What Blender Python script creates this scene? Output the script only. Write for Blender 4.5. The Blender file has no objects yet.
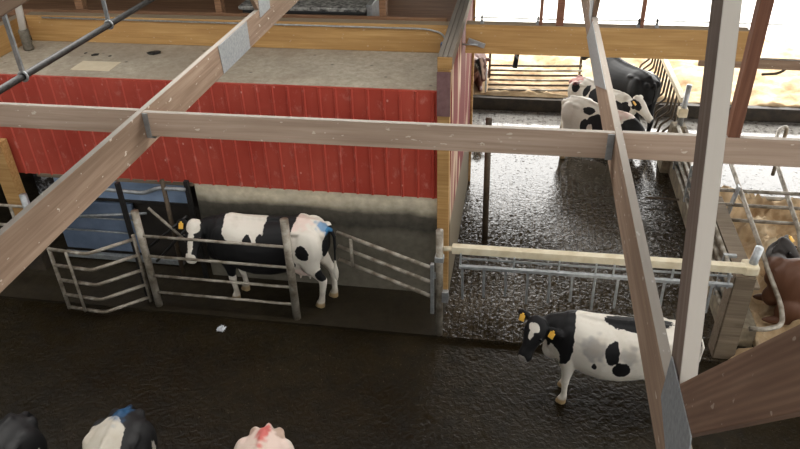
import bpy, bmesh, math, random
from mathutils import Vector, Matrix, noise
random.seed(7)
SC = bpy.context.scene
COL = SC.collection

# ------------------------------------------------------------------ camera
cam_d = bpy.data.cameras.new('camera'); cam = bpy.data.objects.new('camera', cam_d); COL.objects.link(cam)
cam_d.sensor_width = 36.0; cam_d.lens = 713.006 / 800 * 36; cam_d.clip_start = .05; cam_d.clip_end = 500
_r, _u, _b = (0.98617, 0.16372, -0.02576), (-0.06701, 0.53602, 0.84154), (0.15158, -0.82818, 0.53958)
cam.matrix_world = Matrix(((_r[0], _u[0], _b[0], 0), (_r[1], _u[1], _b[1], 0), (_r[2], _u[2], _b[2], 6.8), (0, 0, 0, 1)))
SC.camera = cam

# ------------------------------------------------------------------ world, sun, exposure
W = bpy.data.worlds.new('overcast_sky'); SC.world = W; W.use_nodes = True
_n, _l = W.node_tree.nodes, W.node_tree.links
_bg = _n['Background']; _bg.inputs[0].default_value = (1.0, .985, .955, 1)
# overcast sky, brightest towards the hazy sun beyond the far (+Y) side
_tc = _n.new('ShaderNodeTexCoord'); _dot = _n.new('ShaderNodeVectorMath'); _dot.operation = 'DOT_PRODUCT'
_l.new(_tc.outputs['Generated'], _dot.inputs[0]); _dot.inputs[1].default_value = Vector((.1, .88, .46)).normalized()
_mr = _n.new('ShaderNodeMapRange'); _mr.interpolation_type = 'SMOOTHSTEP'; _l.new(_dot.outputs['Value'], _mr.inputs[0])
_mr.inputs[1].default_value = .45; _mr.inputs[2].default_value = .98; _mr.inputs[3].default_value = 3.2; _mr.inputs[4].default_value = 7.0
_l.new(_mr.outputs[0], _bg.inputs[1])
sun_d = bpy.data.lights.new('sun', 'SUN'); sun = bpy.data.objects.new('sun', sun_d); COL.objects.link(sun)
sun_d.energy = 2.0; sun_d.angle = math.radians(20); sun_d.color = (1, .95, .86)
sun.rotation_euler = Vector((-0.25, 0.62, 0.75)).to_track_quat('Z', 'Y').to_euler()
sun.location = (-8, 40, 30)
VS = SC.view_settings
SC.display_settings.display_device = 'sRGB'
VS.view_transform = 'Standard'; VS.look = 'None'; VS.gamma = 1; VS.use_curve_mapping = False
VS.exposure = 0.2

# ------------------------------------------------------------------ helpers
def tag(o, label=None, cat=None, group=None, kind=None):
    if label: o['label'] = label
    if cat: o['category'] = cat
    if group: o['group'] = group
    if kind: o['kind'] = kind
    return o

def empty(name, loc, label=None, cat=None, group=None, kind=None):
    o = bpy.data.objects.new(name, None); COL.objects.link(o)
    o.location = loc; o.empty_display_size = .1
    o['_loc'] = list(loc); del o['_loc']
    return tag(o, label, cat, group, kind)

def link(name, me, mat, parent=None, M=None):
    o = bpy.data.objects.new(name, me); COL.objects.link(o)
    if mat is not None: me.materials.append(mat)
    M = M or Matrix()
    if parent is not None:
        o.parent = parent
        P = parent.matrix_basis if parent.parent is None else parent.parent.matrix_basis @ parent.matrix_basis
        o.matrix_basis = P.inverted() @ M
    else:
        o.matrix_basis = M
    return o

def finish(bm, smooth=False):
    bmesh.ops.recalc_face_normals(bm, faces=bm.faces)
    me = bpy.data.meshes.new('m'); bm.to_mesh(me); bm.free()
    if smooth: me.polygons.foreach_set('use_smooth', [True] * len(me.polygons))
    return me

def add_box(bm, c, s, bevel=0):
    r = bmesh.ops.create_cube(bm, size=1, matrix=Matrix.Translation(c) @ Matrix.Diagonal((s[0], s[1], s[2], 1)))
    if bevel:
        es = list({e for v in r['verts'] for e in v.link_edges})
        bmesh.ops.bevel(bm, geom=es, offset=bevel, segments=2, affect='EDGES', profile=.5)

def box(name, lo, hi, mat, parent=None, bevel=.004):
    """axis-aligned box in world coordinates, origin at its base centre"""
    lo, hi = Vector(lo), Vector(hi); s = hi - lo; c = (lo + hi) / 2
    bm = bmesh.new(); add_box(bm, (0, 0, s.z / 2), s, min(bevel, min(s) / 4))
    return link(name, finish(bm), mat, parent, Matrix.Translation((c.x, c.y, lo.z)))

def frame(p0, p1, up=(0, 0, 1)):
    p0, p1 = Vector(p0), Vector(p1); x = (p1 - p0).normalized()
    u = Vector(up)
    y = u.cross(x).normalized(); z = x.cross(y)
    return Matrix(((x.x, y.x, z.x, p0.x), (x.y, y.y, z.y, p0.y), (x.z, y.z, z.z, p0.z), (0, 0, 0, 1))), (p1 - p0).length

def beam(name, p0, p1, w, h, mat, parent=None, up=(0, 0, 1), bevel=.004):
    """board from p0 to p1 along local x; w across, h along 'up'"""
    M, L = frame(p0, p1, up)
    bm = bmesh.new(); add_box(bm, (L / 2, 0, 0), (L, w, h), bevel)
    return link(name, finish(bm), mat, parent, M)

def add_tube(bm, pts, r, n=10, cap=True):
    pts = [Vector(p) for p in pts]
    rs = r if isinstance(r, (list, tuple)) else [r] * len(pts)
    rings = []; ref = None
    for i, p in enumerate(pts):
        t = (pts[min(i + 1, len(pts) - 1)] - pts[max(i - 1, 0)]).normalized()
        if ref is None:
            a = Vector((0, 0, 1)) if abs(t.z) < .9 else Vector((1, 0, 0))
            ref = t.cross(a).normalized()
        ref = (ref - t * ref.dot(t)).normalized(); b = t.cross(ref)
        rings.append([bm.verts.new(p + (ref * math.cos(2 * math.pi * k / n) + b * math.sin(2 * math.pi * k / n)) * rs[i]) for k in range(n)])
    for i in range(len(rings) - 1):
        for k in range(n):
            bm.faces.new((rings[i][k], rings[i][(k + 1) % n], rings[i + 1][(k + 1) % n], rings[i + 1][k]))
    if cap:
        bm.faces.new(rings[0][::-1]); bm.faces.new(rings[-1])

def round_path(pts, rad, seg=5):
    pts = [Vector(p) for p in pts]; out = [pts[0]]
    for i in range(1, len(pts) - 1):
        a, b, c = pts[i - 1], pts[i], pts[i + 1]
        d1 = (a - b); d2 = (c - b); q = min(rad, d1.length * .45, d2.length * .45)
        s, e = b + d1.normalized() * q, b + d2.normalized() * q
        for k in range(seg + 1):
            t = k / seg; out.append(s * (1 - t) ** 2 + b * 2 * t * (1 - t) + e * t * t)
    out.append(pts[-1]); return out

def tube(name, pts, r, mat, parent=None, rad=0, n=10):
    """pipe through world points; mesh origin at first point"""
    o = Vector(pts[0]); q = [Vector(p) - o for p in pts]
    if rad: q = round_path(q, rad)
    bm = bmesh.new(); add_tube(bm, q, r, n)
    return link(name, finish(bm, True), mat, parent, Matrix.Translation(o))

def pipe_post(name, base, top, r, mat, parent=None):
    """open-topped pipe post with a hollow rim"""
    o = Vector(base); d = Vector(top) - o
    bm = bmesh.new(); t = d.normalized()
    add_tube(bm, [(0, 0, 0), d, d + t * .001, d - t * .05], [r, r, r * .80, r * .78], 16)
    me = finish(bm, True)
    return link(name, me, mat, parent, Matrix.Translation(o))

def copy_tree(o, parent=None):
    c = o.copy(); COL.objects.link(c); c.parent = parent
    for ch in list(o.children): copy_tree(ch, c)
    return c

# ------------------------------------------------------------------ materials
def S(r, g, b):
    f = lambda v: (v / 255 / 12.92) if v <= 10 else ((v / 255 + .055) / 1.055) ** 2.4
    return (f(r), f(g), f(b), 1)

class NT:
    def __init__(s, name):
        s.m = bpy.data.materials.new(name); s.m.use_nodes = True; s.t = s.m.node_tree; s.N = s.t.nodes; s.L = s.t.links
        s.p = s.N['Principled BSDF']; s.tc = s.N.new('ShaderNodeTexCoord')
    def set(s, sock, v):
        i = s.p.inputs[sock]
        if hasattr(v, 'is_linked'): s.L.new(v, i)
        else: i.default_value = v
    def inp(s, node, i, v):
        if hasattr(v, 'is_linked'): s.L.new(v, node.inputs[i])
        else: node.inputs[i].default_value = v
    def map(s, scale, src='Object', loc=(0, 0, 0)):
        n = s.N.new('ShaderNodeMapping'); s.L.new(s.tc.outputs[src], n.inputs[0])
        n.inputs['Scale'].default_value = scale; n.inputs['Location'].default_value = loc
        return n.outputs[0]
    def noise(s, vec, scale=1, detail=4, rough=.55, dist=0):
        n = s.N.new('ShaderNodeTexNoise'); s.L.new(vec, n.inputs['Vector'])
        n.inputs['Scale'].default_value = scale; n.inputs['Detail'].default_value = detail
        n.inputs['Roughness'].default_value = rough; n.inputs['Distortion'].default_value = dist
        return n.outputs[0]
    def vor(s, vec, scale, rnd=1):
        n = s.N.new('ShaderNodeTexVoronoi'); s.L.new(vec, n.inputs['Vector']); n.inputs['Scale'].default_value = scale
        n.inputs['Randomness'].default_value = rnd
        return n.outputs['Distance']
    def ramp(s, v, stops, interp='LINEAR'):
        n = s.N.new('ShaderNodeValToRGB'); s.L.new(v, n.inputs[0]); n.color_ramp.interpolation = interp
        e = n.color_ramp.elements
        while len(e) < len(stops): e.new(.5)
        for k, (p, c) in enumerate(stops):
            e[k].position = p; e[k].color = c if hasattr(c, '__len__') else (c, c, c, 1)
        return n.outputs[0]
    def mix(s, f, a, b, mode='MIX'):
        n = s.N.new('ShaderNodeMix'); n.data_type = 'RGBA'; n.blend_type = mode
        s.inp(n, 0, f); s.inp(n, 6, a); s.inp(n, 7, b); return n.outputs[2]
    def math(s, op, a, b=0.0, clamp=False):
        n = s.N.new('ShaderNodeMath'); n.operation = op; n.use_clamp = clamp; s.inp(n, 0, a); s.inp(n, 1, b); return n.outputs[0]
    def sep(s, vec):
        n = s.N.new('ShaderNodeSeparateXYZ'); s.L.new(vec, n.inputs[0]); return n.outputs
    def bump(s, h, strength=.3, dist=.02):
        n = s.N.new('ShaderNodeBump'); s.L.new(h, n.inputs['Height']); n.inputs['Strength'].default_value = strength
        n.inputs['Distance'].default_value = dist; s.L.new(n.outputs[0], s.p.inputs['Normal'])
    def attr(s, name):
        n = s.N.new('ShaderNodeAttribute'); n.attribute_name = name; return n
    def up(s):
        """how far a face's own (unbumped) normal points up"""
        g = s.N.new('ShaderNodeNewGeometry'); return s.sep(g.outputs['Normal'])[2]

def wood(name, dark, mid, light, rough=.75, dust_light=0.0, specks=0.0, ring=False, grain=1.0, dlo=(.6, .9), dust_light_col=S(142, 140, 134)):
    t = NT(name)
    v = t.map((1.1, 26, 26)); g = t.noise(v, 1.0, 6, .6, .4)
    big = t.noise(t.map((.7, 3, 3)), 1.3, 3)
    c = t.ramp(g, [(.25, dark), (.5, mid), (.75, light)])
    c = t.mix(t.ramp(big, [(.38, 0), (.62, .45)]), c, dark)
    h = g
    if ring:
        w = t.N.new('ShaderNodeTexWave'); w.bands_direction = 'Z'
        t.L.new(t.map((.7, 1, 9)), w.inputs['Vector']); w.inputs['Scale'].default_value = 1.6
        w.inputs['Distortion'].default_value = 7; w.inputs['Detail'].default_value = 2; w.inputs['Detail Scale'].default_value = .35
        c = t.mix(t.math('MULTIPLY', w.outputs[1], .45 * grain), c, dark)
    if specks:
        d = t.noise(t.map((16, 30, 30)), 1, 2, .5)
        c = t.mix(t.ramp(d, [(.695, 0), (.72, specks)]), c, S(225, 215, 200))
        k = t.vor(t.map((3, 3, 3)), 1.0)
        c = t.mix(t.ramp(k, [(.03, .8), (.05, 0)]), c, dark)
    if dust_light:
        c = t.mix(t.math('MULTIPLY', t.ramp(t.up(), [(dlo[0], 0), (dlo[1], 1)]), dust_light), c, dust_light_col)  # upward faces paler: dust plus light from above painted into the colour
    t.set('Base Color', c); t.set('Roughness', rough); t.bump(h, .25, .004)
    return t.m

def metal(name, a, b, rough=.45, metallic=.7, scale=14, dirt=None, dirt_amt=.5):
    t = NT(name); n = t.noise(t.map((scale, scale, scale)), 1, 5, .6)
    c = t.ramp(n, [(.3, a), (.7, b)])
    if dirt:
        d = t.noise(t.map((5, 5, 5)), 1, 4); c = t.mix(t.ramp(d, [(.42, 0), (.6, dirt_amt)]), c, dirt)
    t.set('Base Color', c); t.set('Roughness', rough); t.set('Metallic', metallic); t.bump(n, .08, .003)
    return t.m

def plain(name, a, b=None, rough=.6, scale=8, metallic=0, bump=.1):
    t = NT(name); n = t.noise(t.map((scale,) * 3), 1, 5)
    t.set('Base Color', t.ramp(n, [(.35, a), (.65, b or a)])); t.set('Roughness', rough); t.set('Metallic', metallic)
    if bump: t.bump(n, bump, .01)
    return t.m

M = {}
M['timber'] = wood('weathered_timber', S(168, 144, 124), S(198, 174, 154), S(216, 196, 178), .8, dust_light=.75, specks=.9)
M['timber_dark'] = wood('brown_timber', S(122, 99, 80), S(152, 127, 106), S(174, 151, 130), .8, dust_light=.7, specks=.7)
M['timber_grain'] = wood('cathedral_grain_timber', S(96, 70, 54), S(134, 104, 84), S(158, 130, 110), .8, ring=True, specks=.3)
M['timber_web'] = wood('grey_ridged_timber', S(92, 76, 64), S(118, 100, 88), S(140, 124, 112), .8, dust_light=.8, dlo=(.2, .4), dust_light_col=S(214, 208, 198))  # sky-lit front face painted pale by its normal
M['timber_red'] = wood('reddish_timber', S(98, 62, 46), S(130, 86, 64), S(152, 108, 84), .75)
M['yellow_beam'] = wood('yellow_laminated_wood', S(160, 120, 70), S(186, 146, 90), S(204, 168, 114), .6, dust_light=.8, specks=.25, dust_light_col=S(150, 138, 120))
M['raw_post'] = wood('raw_pine', S(150, 112, 62), S(182, 142, 88), S(204, 168, 116), .7)
M['old_ply'] = wood('grey_beam_plies', S(88, 76, 64), S(120, 106, 90), S(146, 130, 112), .8, dust_light=.4)
M['stud'] = wood('brown_stud', S(104, 74, 52), S(140, 104, 76), S(168, 132, 100), .8)
M['galv'] = metal('galvanised_steel', S(150, 154, 156), S(190, 194, 196), .42, .55)
M['galv_plate'] = metal('dull_truss_plate', S(138, 142, 144), S(170, 174, 176), .55, .4, 40)
M['pipe_dirty'] = metal('dirty_gate_pipe', S(150, 142, 128), S(186, 180, 168), .5, .25, 9, S(92, 80, 62), .75)
M['pipe_dark'] = metal('dark_stained_pipe', S(62, 52, 42), S(96, 82, 64), .6, .2)
M['black_steel'] = metal('black_steel', S(22, 22, 22), S(44, 42, 40), .5, .2)
M['black_pipe'] = plain('black_dusty_pipe', S(18, 18, 17), S(48, 46, 43), .55, 30)
M['cream'] = plain('cream_painted_tube', S(206, 192, 160), S(226, 216, 190), .55, 7)
M['white_pvc'] = plain('white_plastic_pipe', S(214, 212, 206), S(232, 230, 226), .4, 4, bump=.02)
M['grey_boot'] = plain('grey_ribbed_boot', S(92, 88, 78), S(120, 114, 102), .7, 22)
M['black_mould'] = plain('black_plastic', S(20, 20, 20), S(30, 30, 30), .5)
M['tag_yellow'] = plain('yellow_tag', S(232, 178, 60), S(240, 190, 80), .5, bump=0)
M['eye'] = plain('dark_eye', S(12, 10, 9), S(12, 10, 9), .08, bump=0)
M['blue_paint'] = plain('blue_box', S(70, 100, 150), S(84, 116, 168), .5)
M['paper'] = plain('wet_paper', S(215, 220, 226), S(238, 240, 244), .6)

def mat_red():
    t = NT('red_painted_ribbed_steel')
    n = t.noise(t.map((1.2, 1.2, 1.2)), 1, 4)
    c = t.ramp(n, [(.35, S(164, 58, 44)), (.65, S(182, 76, 60))])
    sp = t.vor(t.map((5, 5, 4)), 1)
    c = t.mix(t.ramp(sp, [(.035, .85), (.09, 0)]), c, S(220, 170, 160))
    d = t.noise(t.map((7, 7, 4.5)), 1, 5, .7)
    c = t.mix(t.ramp(d, [(.56, 0), (.72, .6)]), c, S(206, 140, 128))
    t.set('Base Color', c); t.set('Roughness', .5); return t.m
M['red'] = mat_red()
M['purple'] = (lambda: None)() or plain('mauve_steel_cover', S(112, 82, 82), S(128, 98, 98), .55, 12)

def mat_concrete_wall():
    t = NT('dirty_beige_concrete'); z = t.sep(t.map((1, 1, 1)))[2]
    w = t.noise(t.map((1.3, 1.3, 2)), 1, 4); f = t.noise(t.map((9, 9, 9)), 1, 5)
    base = t.ramp(f, [(.3, S(196, 186, 160)), (.7, S(228, 218, 194))])
    zz = t.math('ADD', t.math('MULTIPLY', z, .5), t.math('MULTIPLY', t.math('SUBTRACT', w, .5), .13))
    # cows rub a dark greasy belt at shoulder height; the footing below is bare grey
    belt = t.ramp(zz, [(.30, .80), (.50, .84), (.58, .97), (.69, .92), (.74, .35), (.80, 0)])
    grime = t.ramp(f, [(.3, S(34, 32, 27)), (.7, S(56, 53, 46))])
    c = t.mix(belt, base, grime)
    low = t.ramp(zz, [(.50, 1), (.57, 0)])
    c = t.mix(t.math('MULTIPLY', low, .22), c, S(96, 92, 84))
    t.set('Base Color', c); t.set('Roughness', .8); t.bump(f, .2, .01); return t.m
M['concrete_wall'] = mat_concrete_wall()

def mat_ledge():
    t = NT('dusty_ledge_board'); a = t.noise(t.map((.7, .7, .7)), 1, 4); f = t.noise(t.map((12, 12, 12)), 1, 6, .7)
    c = t.ramp(f, [(.3, S(158, 148, 130)), (.7, S(198, 188, 170))])
    c = t.mix(t.ramp(a, [(.42, 0), (.62, .5)]), c, S(132, 116, 98))
    v = t.vor(t.map((3.5, 3.5, 3.5)), 1)
    c = t.mix(t.ramp(v, [(.05, .6), (.12, 0)]), c, S(70, 66, 60))
    t.set('Base Color', c); t.set('Roughness', .9); t.bump(f, .3, .01); return t.m
M['ledge'] = mat_ledge()

def mat_peel():
    t = NT('peeling_red_white_boards')
    a = t.noise(t.map((1, 1.5, .22)), 1, 3, .5, .2)
    c = t.ramp(a, [(.50, S(112, 26, 27)), (.535, S(138, 40, 37)), (.55, S(206, 184, 160)), (.585, S(190, 168, 140)), (.60, S(122, 30, 30))])
    z = t.math('MULTIPLY', t.sep(t.map((1, 1, 1)))[2], .25)
    c = t.mix(t.ramp(z, [(.30, 0), (.33, 1)]), S(120, 108, 88), c)
    t.set('Base Color', c); t.set('Roughness', .7); return t.m
M['peel'] = mat_peel()

def mat_floor(name, a, b, grooves=False, rough=(.4, .7), bstr=.6, bdist=.035, lump=16, spec=.3, wet=None):
    """wet=(lo, hi): noise window that splits matt manure from a shiny water film"""
    t = NT(name)
    big = t.noise(t.map((.55, .55, .55)), 1, 4); med = t.noise(t.map((4, 4, 4)), 1, 5, .6)
    lmp = t.noise(t.map((lump,) * 3), 1, 3, .55, .6)
    c = t.mix(t.ramp(big, [(.35, 0), (.65, 1)]), a, b)
    c = t.mix(t.ramp(med, [(.45, 0), (.65, .5)]), c, tuple(.55 * x for x in a[:3]) + (1,))
    h = t.math('ADD', t.math('MULTIPLY', lmp, .7), t.math('MULTIPLY', med, .5))
    if wet:
        h = t.math('ADD', t.math('MULTIPLY', t.ramp(lmp, [(.42, 0), (.62, 1)]), .45), t.math('MULTIPLY', t.noise(t.map((34, 34, 34)), 1, 3), .35))
    if wet:   # paler colour near the far kerb, standing in for sunlight on the floor
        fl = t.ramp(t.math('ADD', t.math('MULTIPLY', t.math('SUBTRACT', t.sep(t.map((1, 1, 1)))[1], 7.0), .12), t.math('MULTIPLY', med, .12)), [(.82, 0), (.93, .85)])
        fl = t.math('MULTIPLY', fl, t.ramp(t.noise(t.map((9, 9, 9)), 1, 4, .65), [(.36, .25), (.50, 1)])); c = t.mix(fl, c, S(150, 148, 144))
    if grooves:
        x = t.sep(t.map((1, 1, 1)))[0]
        s = t.math('SINE', t.math('MULTIPLY', x, 2 * math.pi / .11))
        g = t.math('GREATER_THAN', s, .86)
        h = t.math('SUBTRACT', h, t.math('MULTIPLY', g, .22))
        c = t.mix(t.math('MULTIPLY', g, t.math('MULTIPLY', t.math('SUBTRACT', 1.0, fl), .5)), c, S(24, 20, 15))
    fk = t.ramp(t.noise(t.map((70, 26, 26)), 1, 2, .5), [(.70, 0), (.74, .55)])
    c = t.mix(t.math('MULTIPLY', fk, t.ramp(big, [(.42, .15), (.58, 1)])), c, S(150, 136, 112))   # straw flecks, and wet glints painted as pale specks
    t.set('Base Color', c)
    if wet:
        f = t.math('ADD', t.math('MULTIPLY', t.noise(t.map((17, 24, 17)), 1, 4, .6, .8), .75), t.math('MULTIPLY', big, .25))
        if wet[0] < .5: far = t.ramp(t.math('MULTIPLY', t.math('SUBTRACT', t.sep(t.map((1, 1, 1)))[1], 7.0), .12), [(.30, 0), (.70, 1)])
        f = t.math('ADD', f, t.math('MULTIPLY', far, .10)); spec = t.math('ADD', .45, t.math('MULTIPLY', far, .15))
        m = t.ramp(f, [(wet[0], 0), (wet[1], 1)])
        t.set('Roughness', t.ramp(m, [(0, rough[1]), (1, rough[0])])); t.set('Specular IOR Level', t.math('MULTIPLY', m, spec))
    else:
        t.set('Roughness', t.ramp(t.math('ADD', t.math('MULTIPLY', big, .5), t.math('MULTIPLY', med, .5)), [(.4, rough[0]), (.6, rough[1])]))
        t.set('Specular IOR Level', spec)
    t.bump(h, bstr, bdist)
    if wet:
        b = [n for n in t.N if n.bl_idname == 'ShaderNodeBump'][0]; t.L.new(t.math('SUBTRACT', bdist, t.math('MULTIPLY', far, bdist * .985)), b.inputs['Distance'])
    return t.m
M['floor_near'] = mat_floor('wet_brown_scraped_floor', S(26, 20, 8), S(38, 30, 14), rough=(.28, .6), spec=.17)
M['floor_pen'] = mat_floor('damp_pen_floor', S(34, 28, 16), S(47, 39, 24), rough=(.5, .75), bstr=.3, lump=9)
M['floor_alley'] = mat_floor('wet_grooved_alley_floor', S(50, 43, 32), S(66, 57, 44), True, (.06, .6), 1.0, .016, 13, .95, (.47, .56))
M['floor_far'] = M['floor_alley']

def mat_sand():
    t = NT('pale_bedding_sand'); a = t.noise(t.map((2.2, 2.2, 2.2)), 1, 5, .6); f = t.noise(t.map((30, 30, 30)), 1, 4)
    c = t.ramp(a, [(.32, S(160, 130, 94)), (.5, S(198, 172, 136)), (.68, S(220, 200, 168))])
    t.set('Base Color', c); t.set('Roughness', .95); t.bump(f, .3, .01); return t.m
M['sand'] = mat_sand()
M['curb'] = plain('dark_stained_curb', S(40, 34, 27), S(66, 56, 44), .6, 6)
M['curb_side'] = plain('grey_concrete_kerb', S(104, 94, 78), S(150, 138, 116), .8, 6)
M['plank_wall'] = wood('greyed_plank', S(96, 82, 66), S(124, 110, 92), S(146, 132, 112), .8)
M['roof'] = plain('roof_underside', S(70, 62, 54), S(84, 76, 66), .8, 2, bump=0)
M['gravel'] = plain('pale_gravel_yard', S(226, 222, 214), S(240, 238, 234), .9, 1.5)
M['dark_interior'] = plain('dark_interior', S(34, 31, 27), S(52, 46, 40), .85, 3)
M['robot_blue'] = plain('blue_enamel_panel', S(84, 100, 122), S(118, 134, 158), .5, 1.6, bump=.02)
M['robot_blue_pale'] = plain('pale_blue_enamel', S(112, 132, 158), S(136, 156, 184), .5, 2.5, bump=.02)
M['robot_grey'] = metal('stall_frame_steel', S(120, 124, 126), S(160, 164, 166), .45, .4)

def mat_splash():
    t = NT('splashed_black_sheet'); a = t.noise(t.map((9, 9, 9)), 1, 5, .65, 1)
    t.set('Base Color', t.ramp(a, [(.52, S(16, 17, 20)), (.6, S(140, 144, 150))])); t.set('Roughness', .4); return t.m
M['splash'] = mat_splash(); M['splash_pale'] = plain('dusty_speckled_lid', S(60, 60, 58), S(176, 174, 168), .8, 14)

# ------------------------------------------------------------------ setting: ground, floors, curbs
def grid(name, x0, x1, y0, y1, z, mat, parent=None, nx=1, ny=1, fn=None, thick=.2):
    bm = bmesh.new(); V = []
    for j in range(ny + 1):
        V.append([bm.verts.new((x0 + (x1 - x0) * i / nx, y0 + (y1 - y0) * j / ny,
                                z + (fn(x0 + (x1 - x0) * i / nx, y0 + (y1 - y0) * j / ny) if fn else 0))) for i in range(nx + 1)])
    for j in range(ny):
        for i in range(nx): bm.faces.new((V[j][i], V[j][i + 1], V[j + 1][i + 1], V[j + 1][i]))
    if thick:
        b = [bm.verts.new((x, y, z - thick)) for x, y in ((x0, y0), (x1, y0), (x1, y1), (x0, y1))]
        rim = [V[0], [V[j][nx] for j in range(ny + 1)], V[ny][::-1], [V[j][0] for j in range(ny, -1, -1)]]
        for k in range(4): bm.faces.new([b[k]] + [b[(k + 1) % 4]] + rim[k][::-1])
        bm.faces.new(b[::-1])
    return link(name, finish(bm, bool(fn)), mat, parent)

ground = grid('ground', -70, 70, 20.6, 110, -.05, M['gravel']); tag(ground, 'pale bright yard beyond the open far side of the barn', 'ground', kind='structure')
floor = empty('floor', (0, 0, 0), 'dark wet concrete barn floor', 'floor', kind='structure')
STEP = 7.62
grid('scrape_alley', -22, 22, -14, STEP, -.045, M['floor_near'], floor)
grid('pen_slab', -22, -.86, STEP, 12.2, 0, M['floor_pen'], floor)
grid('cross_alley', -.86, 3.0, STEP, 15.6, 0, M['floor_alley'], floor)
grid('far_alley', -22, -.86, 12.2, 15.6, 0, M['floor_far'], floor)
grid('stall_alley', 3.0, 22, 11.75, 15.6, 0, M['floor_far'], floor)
grid('stall_base', 3.0, 22, STEP, 11.75, 0, M['floor_pen'], floor)
grid('far_stall_base', -22, 22, 15.6, 20.6, 0, M['floor_pen'], floor)
cb = box('trim_1', (-22, 15.6, 0), (22, 15.78, .3), M['curb'], bevel=.015); tag(cb, 'dark stained kerb in front of the far sand beds', 'kerb', kind='structure')
cb2 = box('trim_2', (3.4, 11.75, 0), (22, 11.87, .2), M['curb_side'], bevel=.015); tag(cb2, 'kerb at the far end of the near sand beds', 'kerb', kind='structure')

def dunes(amp, s):
    def fn(x, y):
        a = noise.noise(Vector((x * s, y * s * 1.15, 3.1))); b = noise.noise(Vector((x * s * 2.6, y * s * 2.6, 9)))
        c = noise.noise(Vector((x * s * 6, y * s * 6, 1)))
        return max(-.22, amp * (a - abs(b) * .6 + .32 * c))
    return fn
sb = grid('sand_bedding', 3.41, 12, 7.75, 11.78, .30, M['sand'], None, 150, 70, dunes(.40, 2.1), .3)
tag(sb, 'pale hoof-pitted sand bedding beside the low plank wall on the right', 'sand', kind='stuff')
sb = grid('sand_bedding', -16, 16, 15.76, 20.6, .36, M['sand'], None, 300, 50, dunes(.16, 1.3), .3)
tag(sb, 'bright sand bedding behind the dark kerb at the far side', 'sand', kind='stuff')

# ------------------------------------------------------------------ roof (open ridge, open sides)
roof = empty('roof', (0, 1.7, 4), 'barn roof with an open ridge and an added gap that lights the ledge', 'roof', kind='structure')
beam('roof_slope', (0, -16, 5.2), (0, -6.6, 8.9), 48, .08, M['roof'], roof)
beam('roof_slope', (0, -2.1, 9.475), (0, 6.3, 7.246), 48, .08, M['roof'], roof)  # gap beyond this slope is added to bring light onto the ledge
beam('roof_slope', (0, 8.3, 6.715), (0, 17.4, 4.3), 48, .08, M['roof'], roof)

gal = empty('shading_gallery', (0, -2.5, 4.9), 'unseen viewing gallery under the viewpoint, shaped to shade the near floor', 'gallery', kind='structure')
box('shading_deck', (-9, -7, 4.95), (9, .92, 5.1), M['dark_interior'], gal)  # unseen deck, its edge placed to shade the near floor
box('shading_wall', (-9, -4.1, 0), (9, -4.0, 4.95), M['dark_interior'], gal)  # unseen wall added to keep light off the near floor
wl = box('wall_left', (-18.2, -14, 0), (-18, 16, 9.0), M['dark_interior']); tag(wl, 'closed dark board side of the barn far out to the left', 'wall', kind='structure')

# ------------------------------------------------------------------ robot room: red ribbed wall, concrete base, ledge
YW = 8.56; ZL = 3.28; ZR = 1.70; XC = -1.02
def ribbed(x0, x1, z0, z1, pitch=.217, off=0.0):
    bm = bmesh.new(); prof = [(x0, 0)]
    x = x1 - .06 - off
    ribs = []
    while x > x0 + .03: ribs.append(x); x -= pitch
    for r in reversed(ribs): prof += [(r - .022, 0), (r - .011, -.02), (r + .011, -.02), (r + .022, 0)]
    prof.append((x1, 0))
    A = [bm.verts.new((p, q, z0)) for p, q in prof]; B = [bm.verts.new((p, q, z1)) for p, q in prof]
    for i in range(len(prof) - 1): bm.faces.new((A[i], A[i + 1], B[i + 1], B[i]))
    f = [bm.verts.new(v) for v in ((x0, .05, z0), (x1, .05, z0), (x0, .05, z1), (x1, .05, z1))]
    bm.faces.new(f[0:2] + [f[3], f[2]]); bm.faces.new(A + [f[1], f[0]]); bm.faces.new(B + [f[3], f[2]])
    bm.faces.new((A[0], B[0], f[2], f[0])); bm.faces.new((A[-1], B[-1], f[3], f[1]))
    return finish(bm)
wall = empty('wall_front', (-4, YW, 0), 'red ribbed steel wall over a dirty concrete base', 'wall', kind='structure')
link('red_siding', ribbed(-7.9, XC, ZR, ZL + .004), M['red'], wall, Matrix.Translation((0, YW, 0)))
box('concrete_base', (-4.66, YW + .02, 0), (XC + .02, YW + .22, ZR + .02), M['concrete_wall'], wall, .01)
box('wall_backing', (-7.9, YW + .06, ZR), (XC, YW + .2, ZL - .02), M['dark_interior'], wall)
box('opening_sill_board', (-7.2, YW - .012, ZR - .045), (-4.66, YW + .05, ZR + .015), M['plank_wall'], wall)
led = grid('ceiling', -14, XC + .01, YW + .008, 10.05, ZL, M['ledge'], thick=.14)
tag(led, 'dusty flat board ceiling of the red-walled room', 'ceiling', kind='structure')
sw = empty('wall_right', (-.9, 10.4, 0), 'side wall of the red room facing the alley, peeling red and white boards', 'wall', kind='structure')
box('board_panel', (-.93, YW + .1, 0), (-.85, 12.2, ZL + .28), M['peel'], sw)
for y in (12.10,): box('batten', (-.85, y, .02), (-.81, y + .1, ZL + .2), M['raw_post'], sw)
bk = box('wall_back', (-14, 12.1, 0), (-.93, 12.2, 3.29), M['dark_interior']); tag(bk, 'dark back wall of the red room', 'wall', kind='structure')

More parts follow.
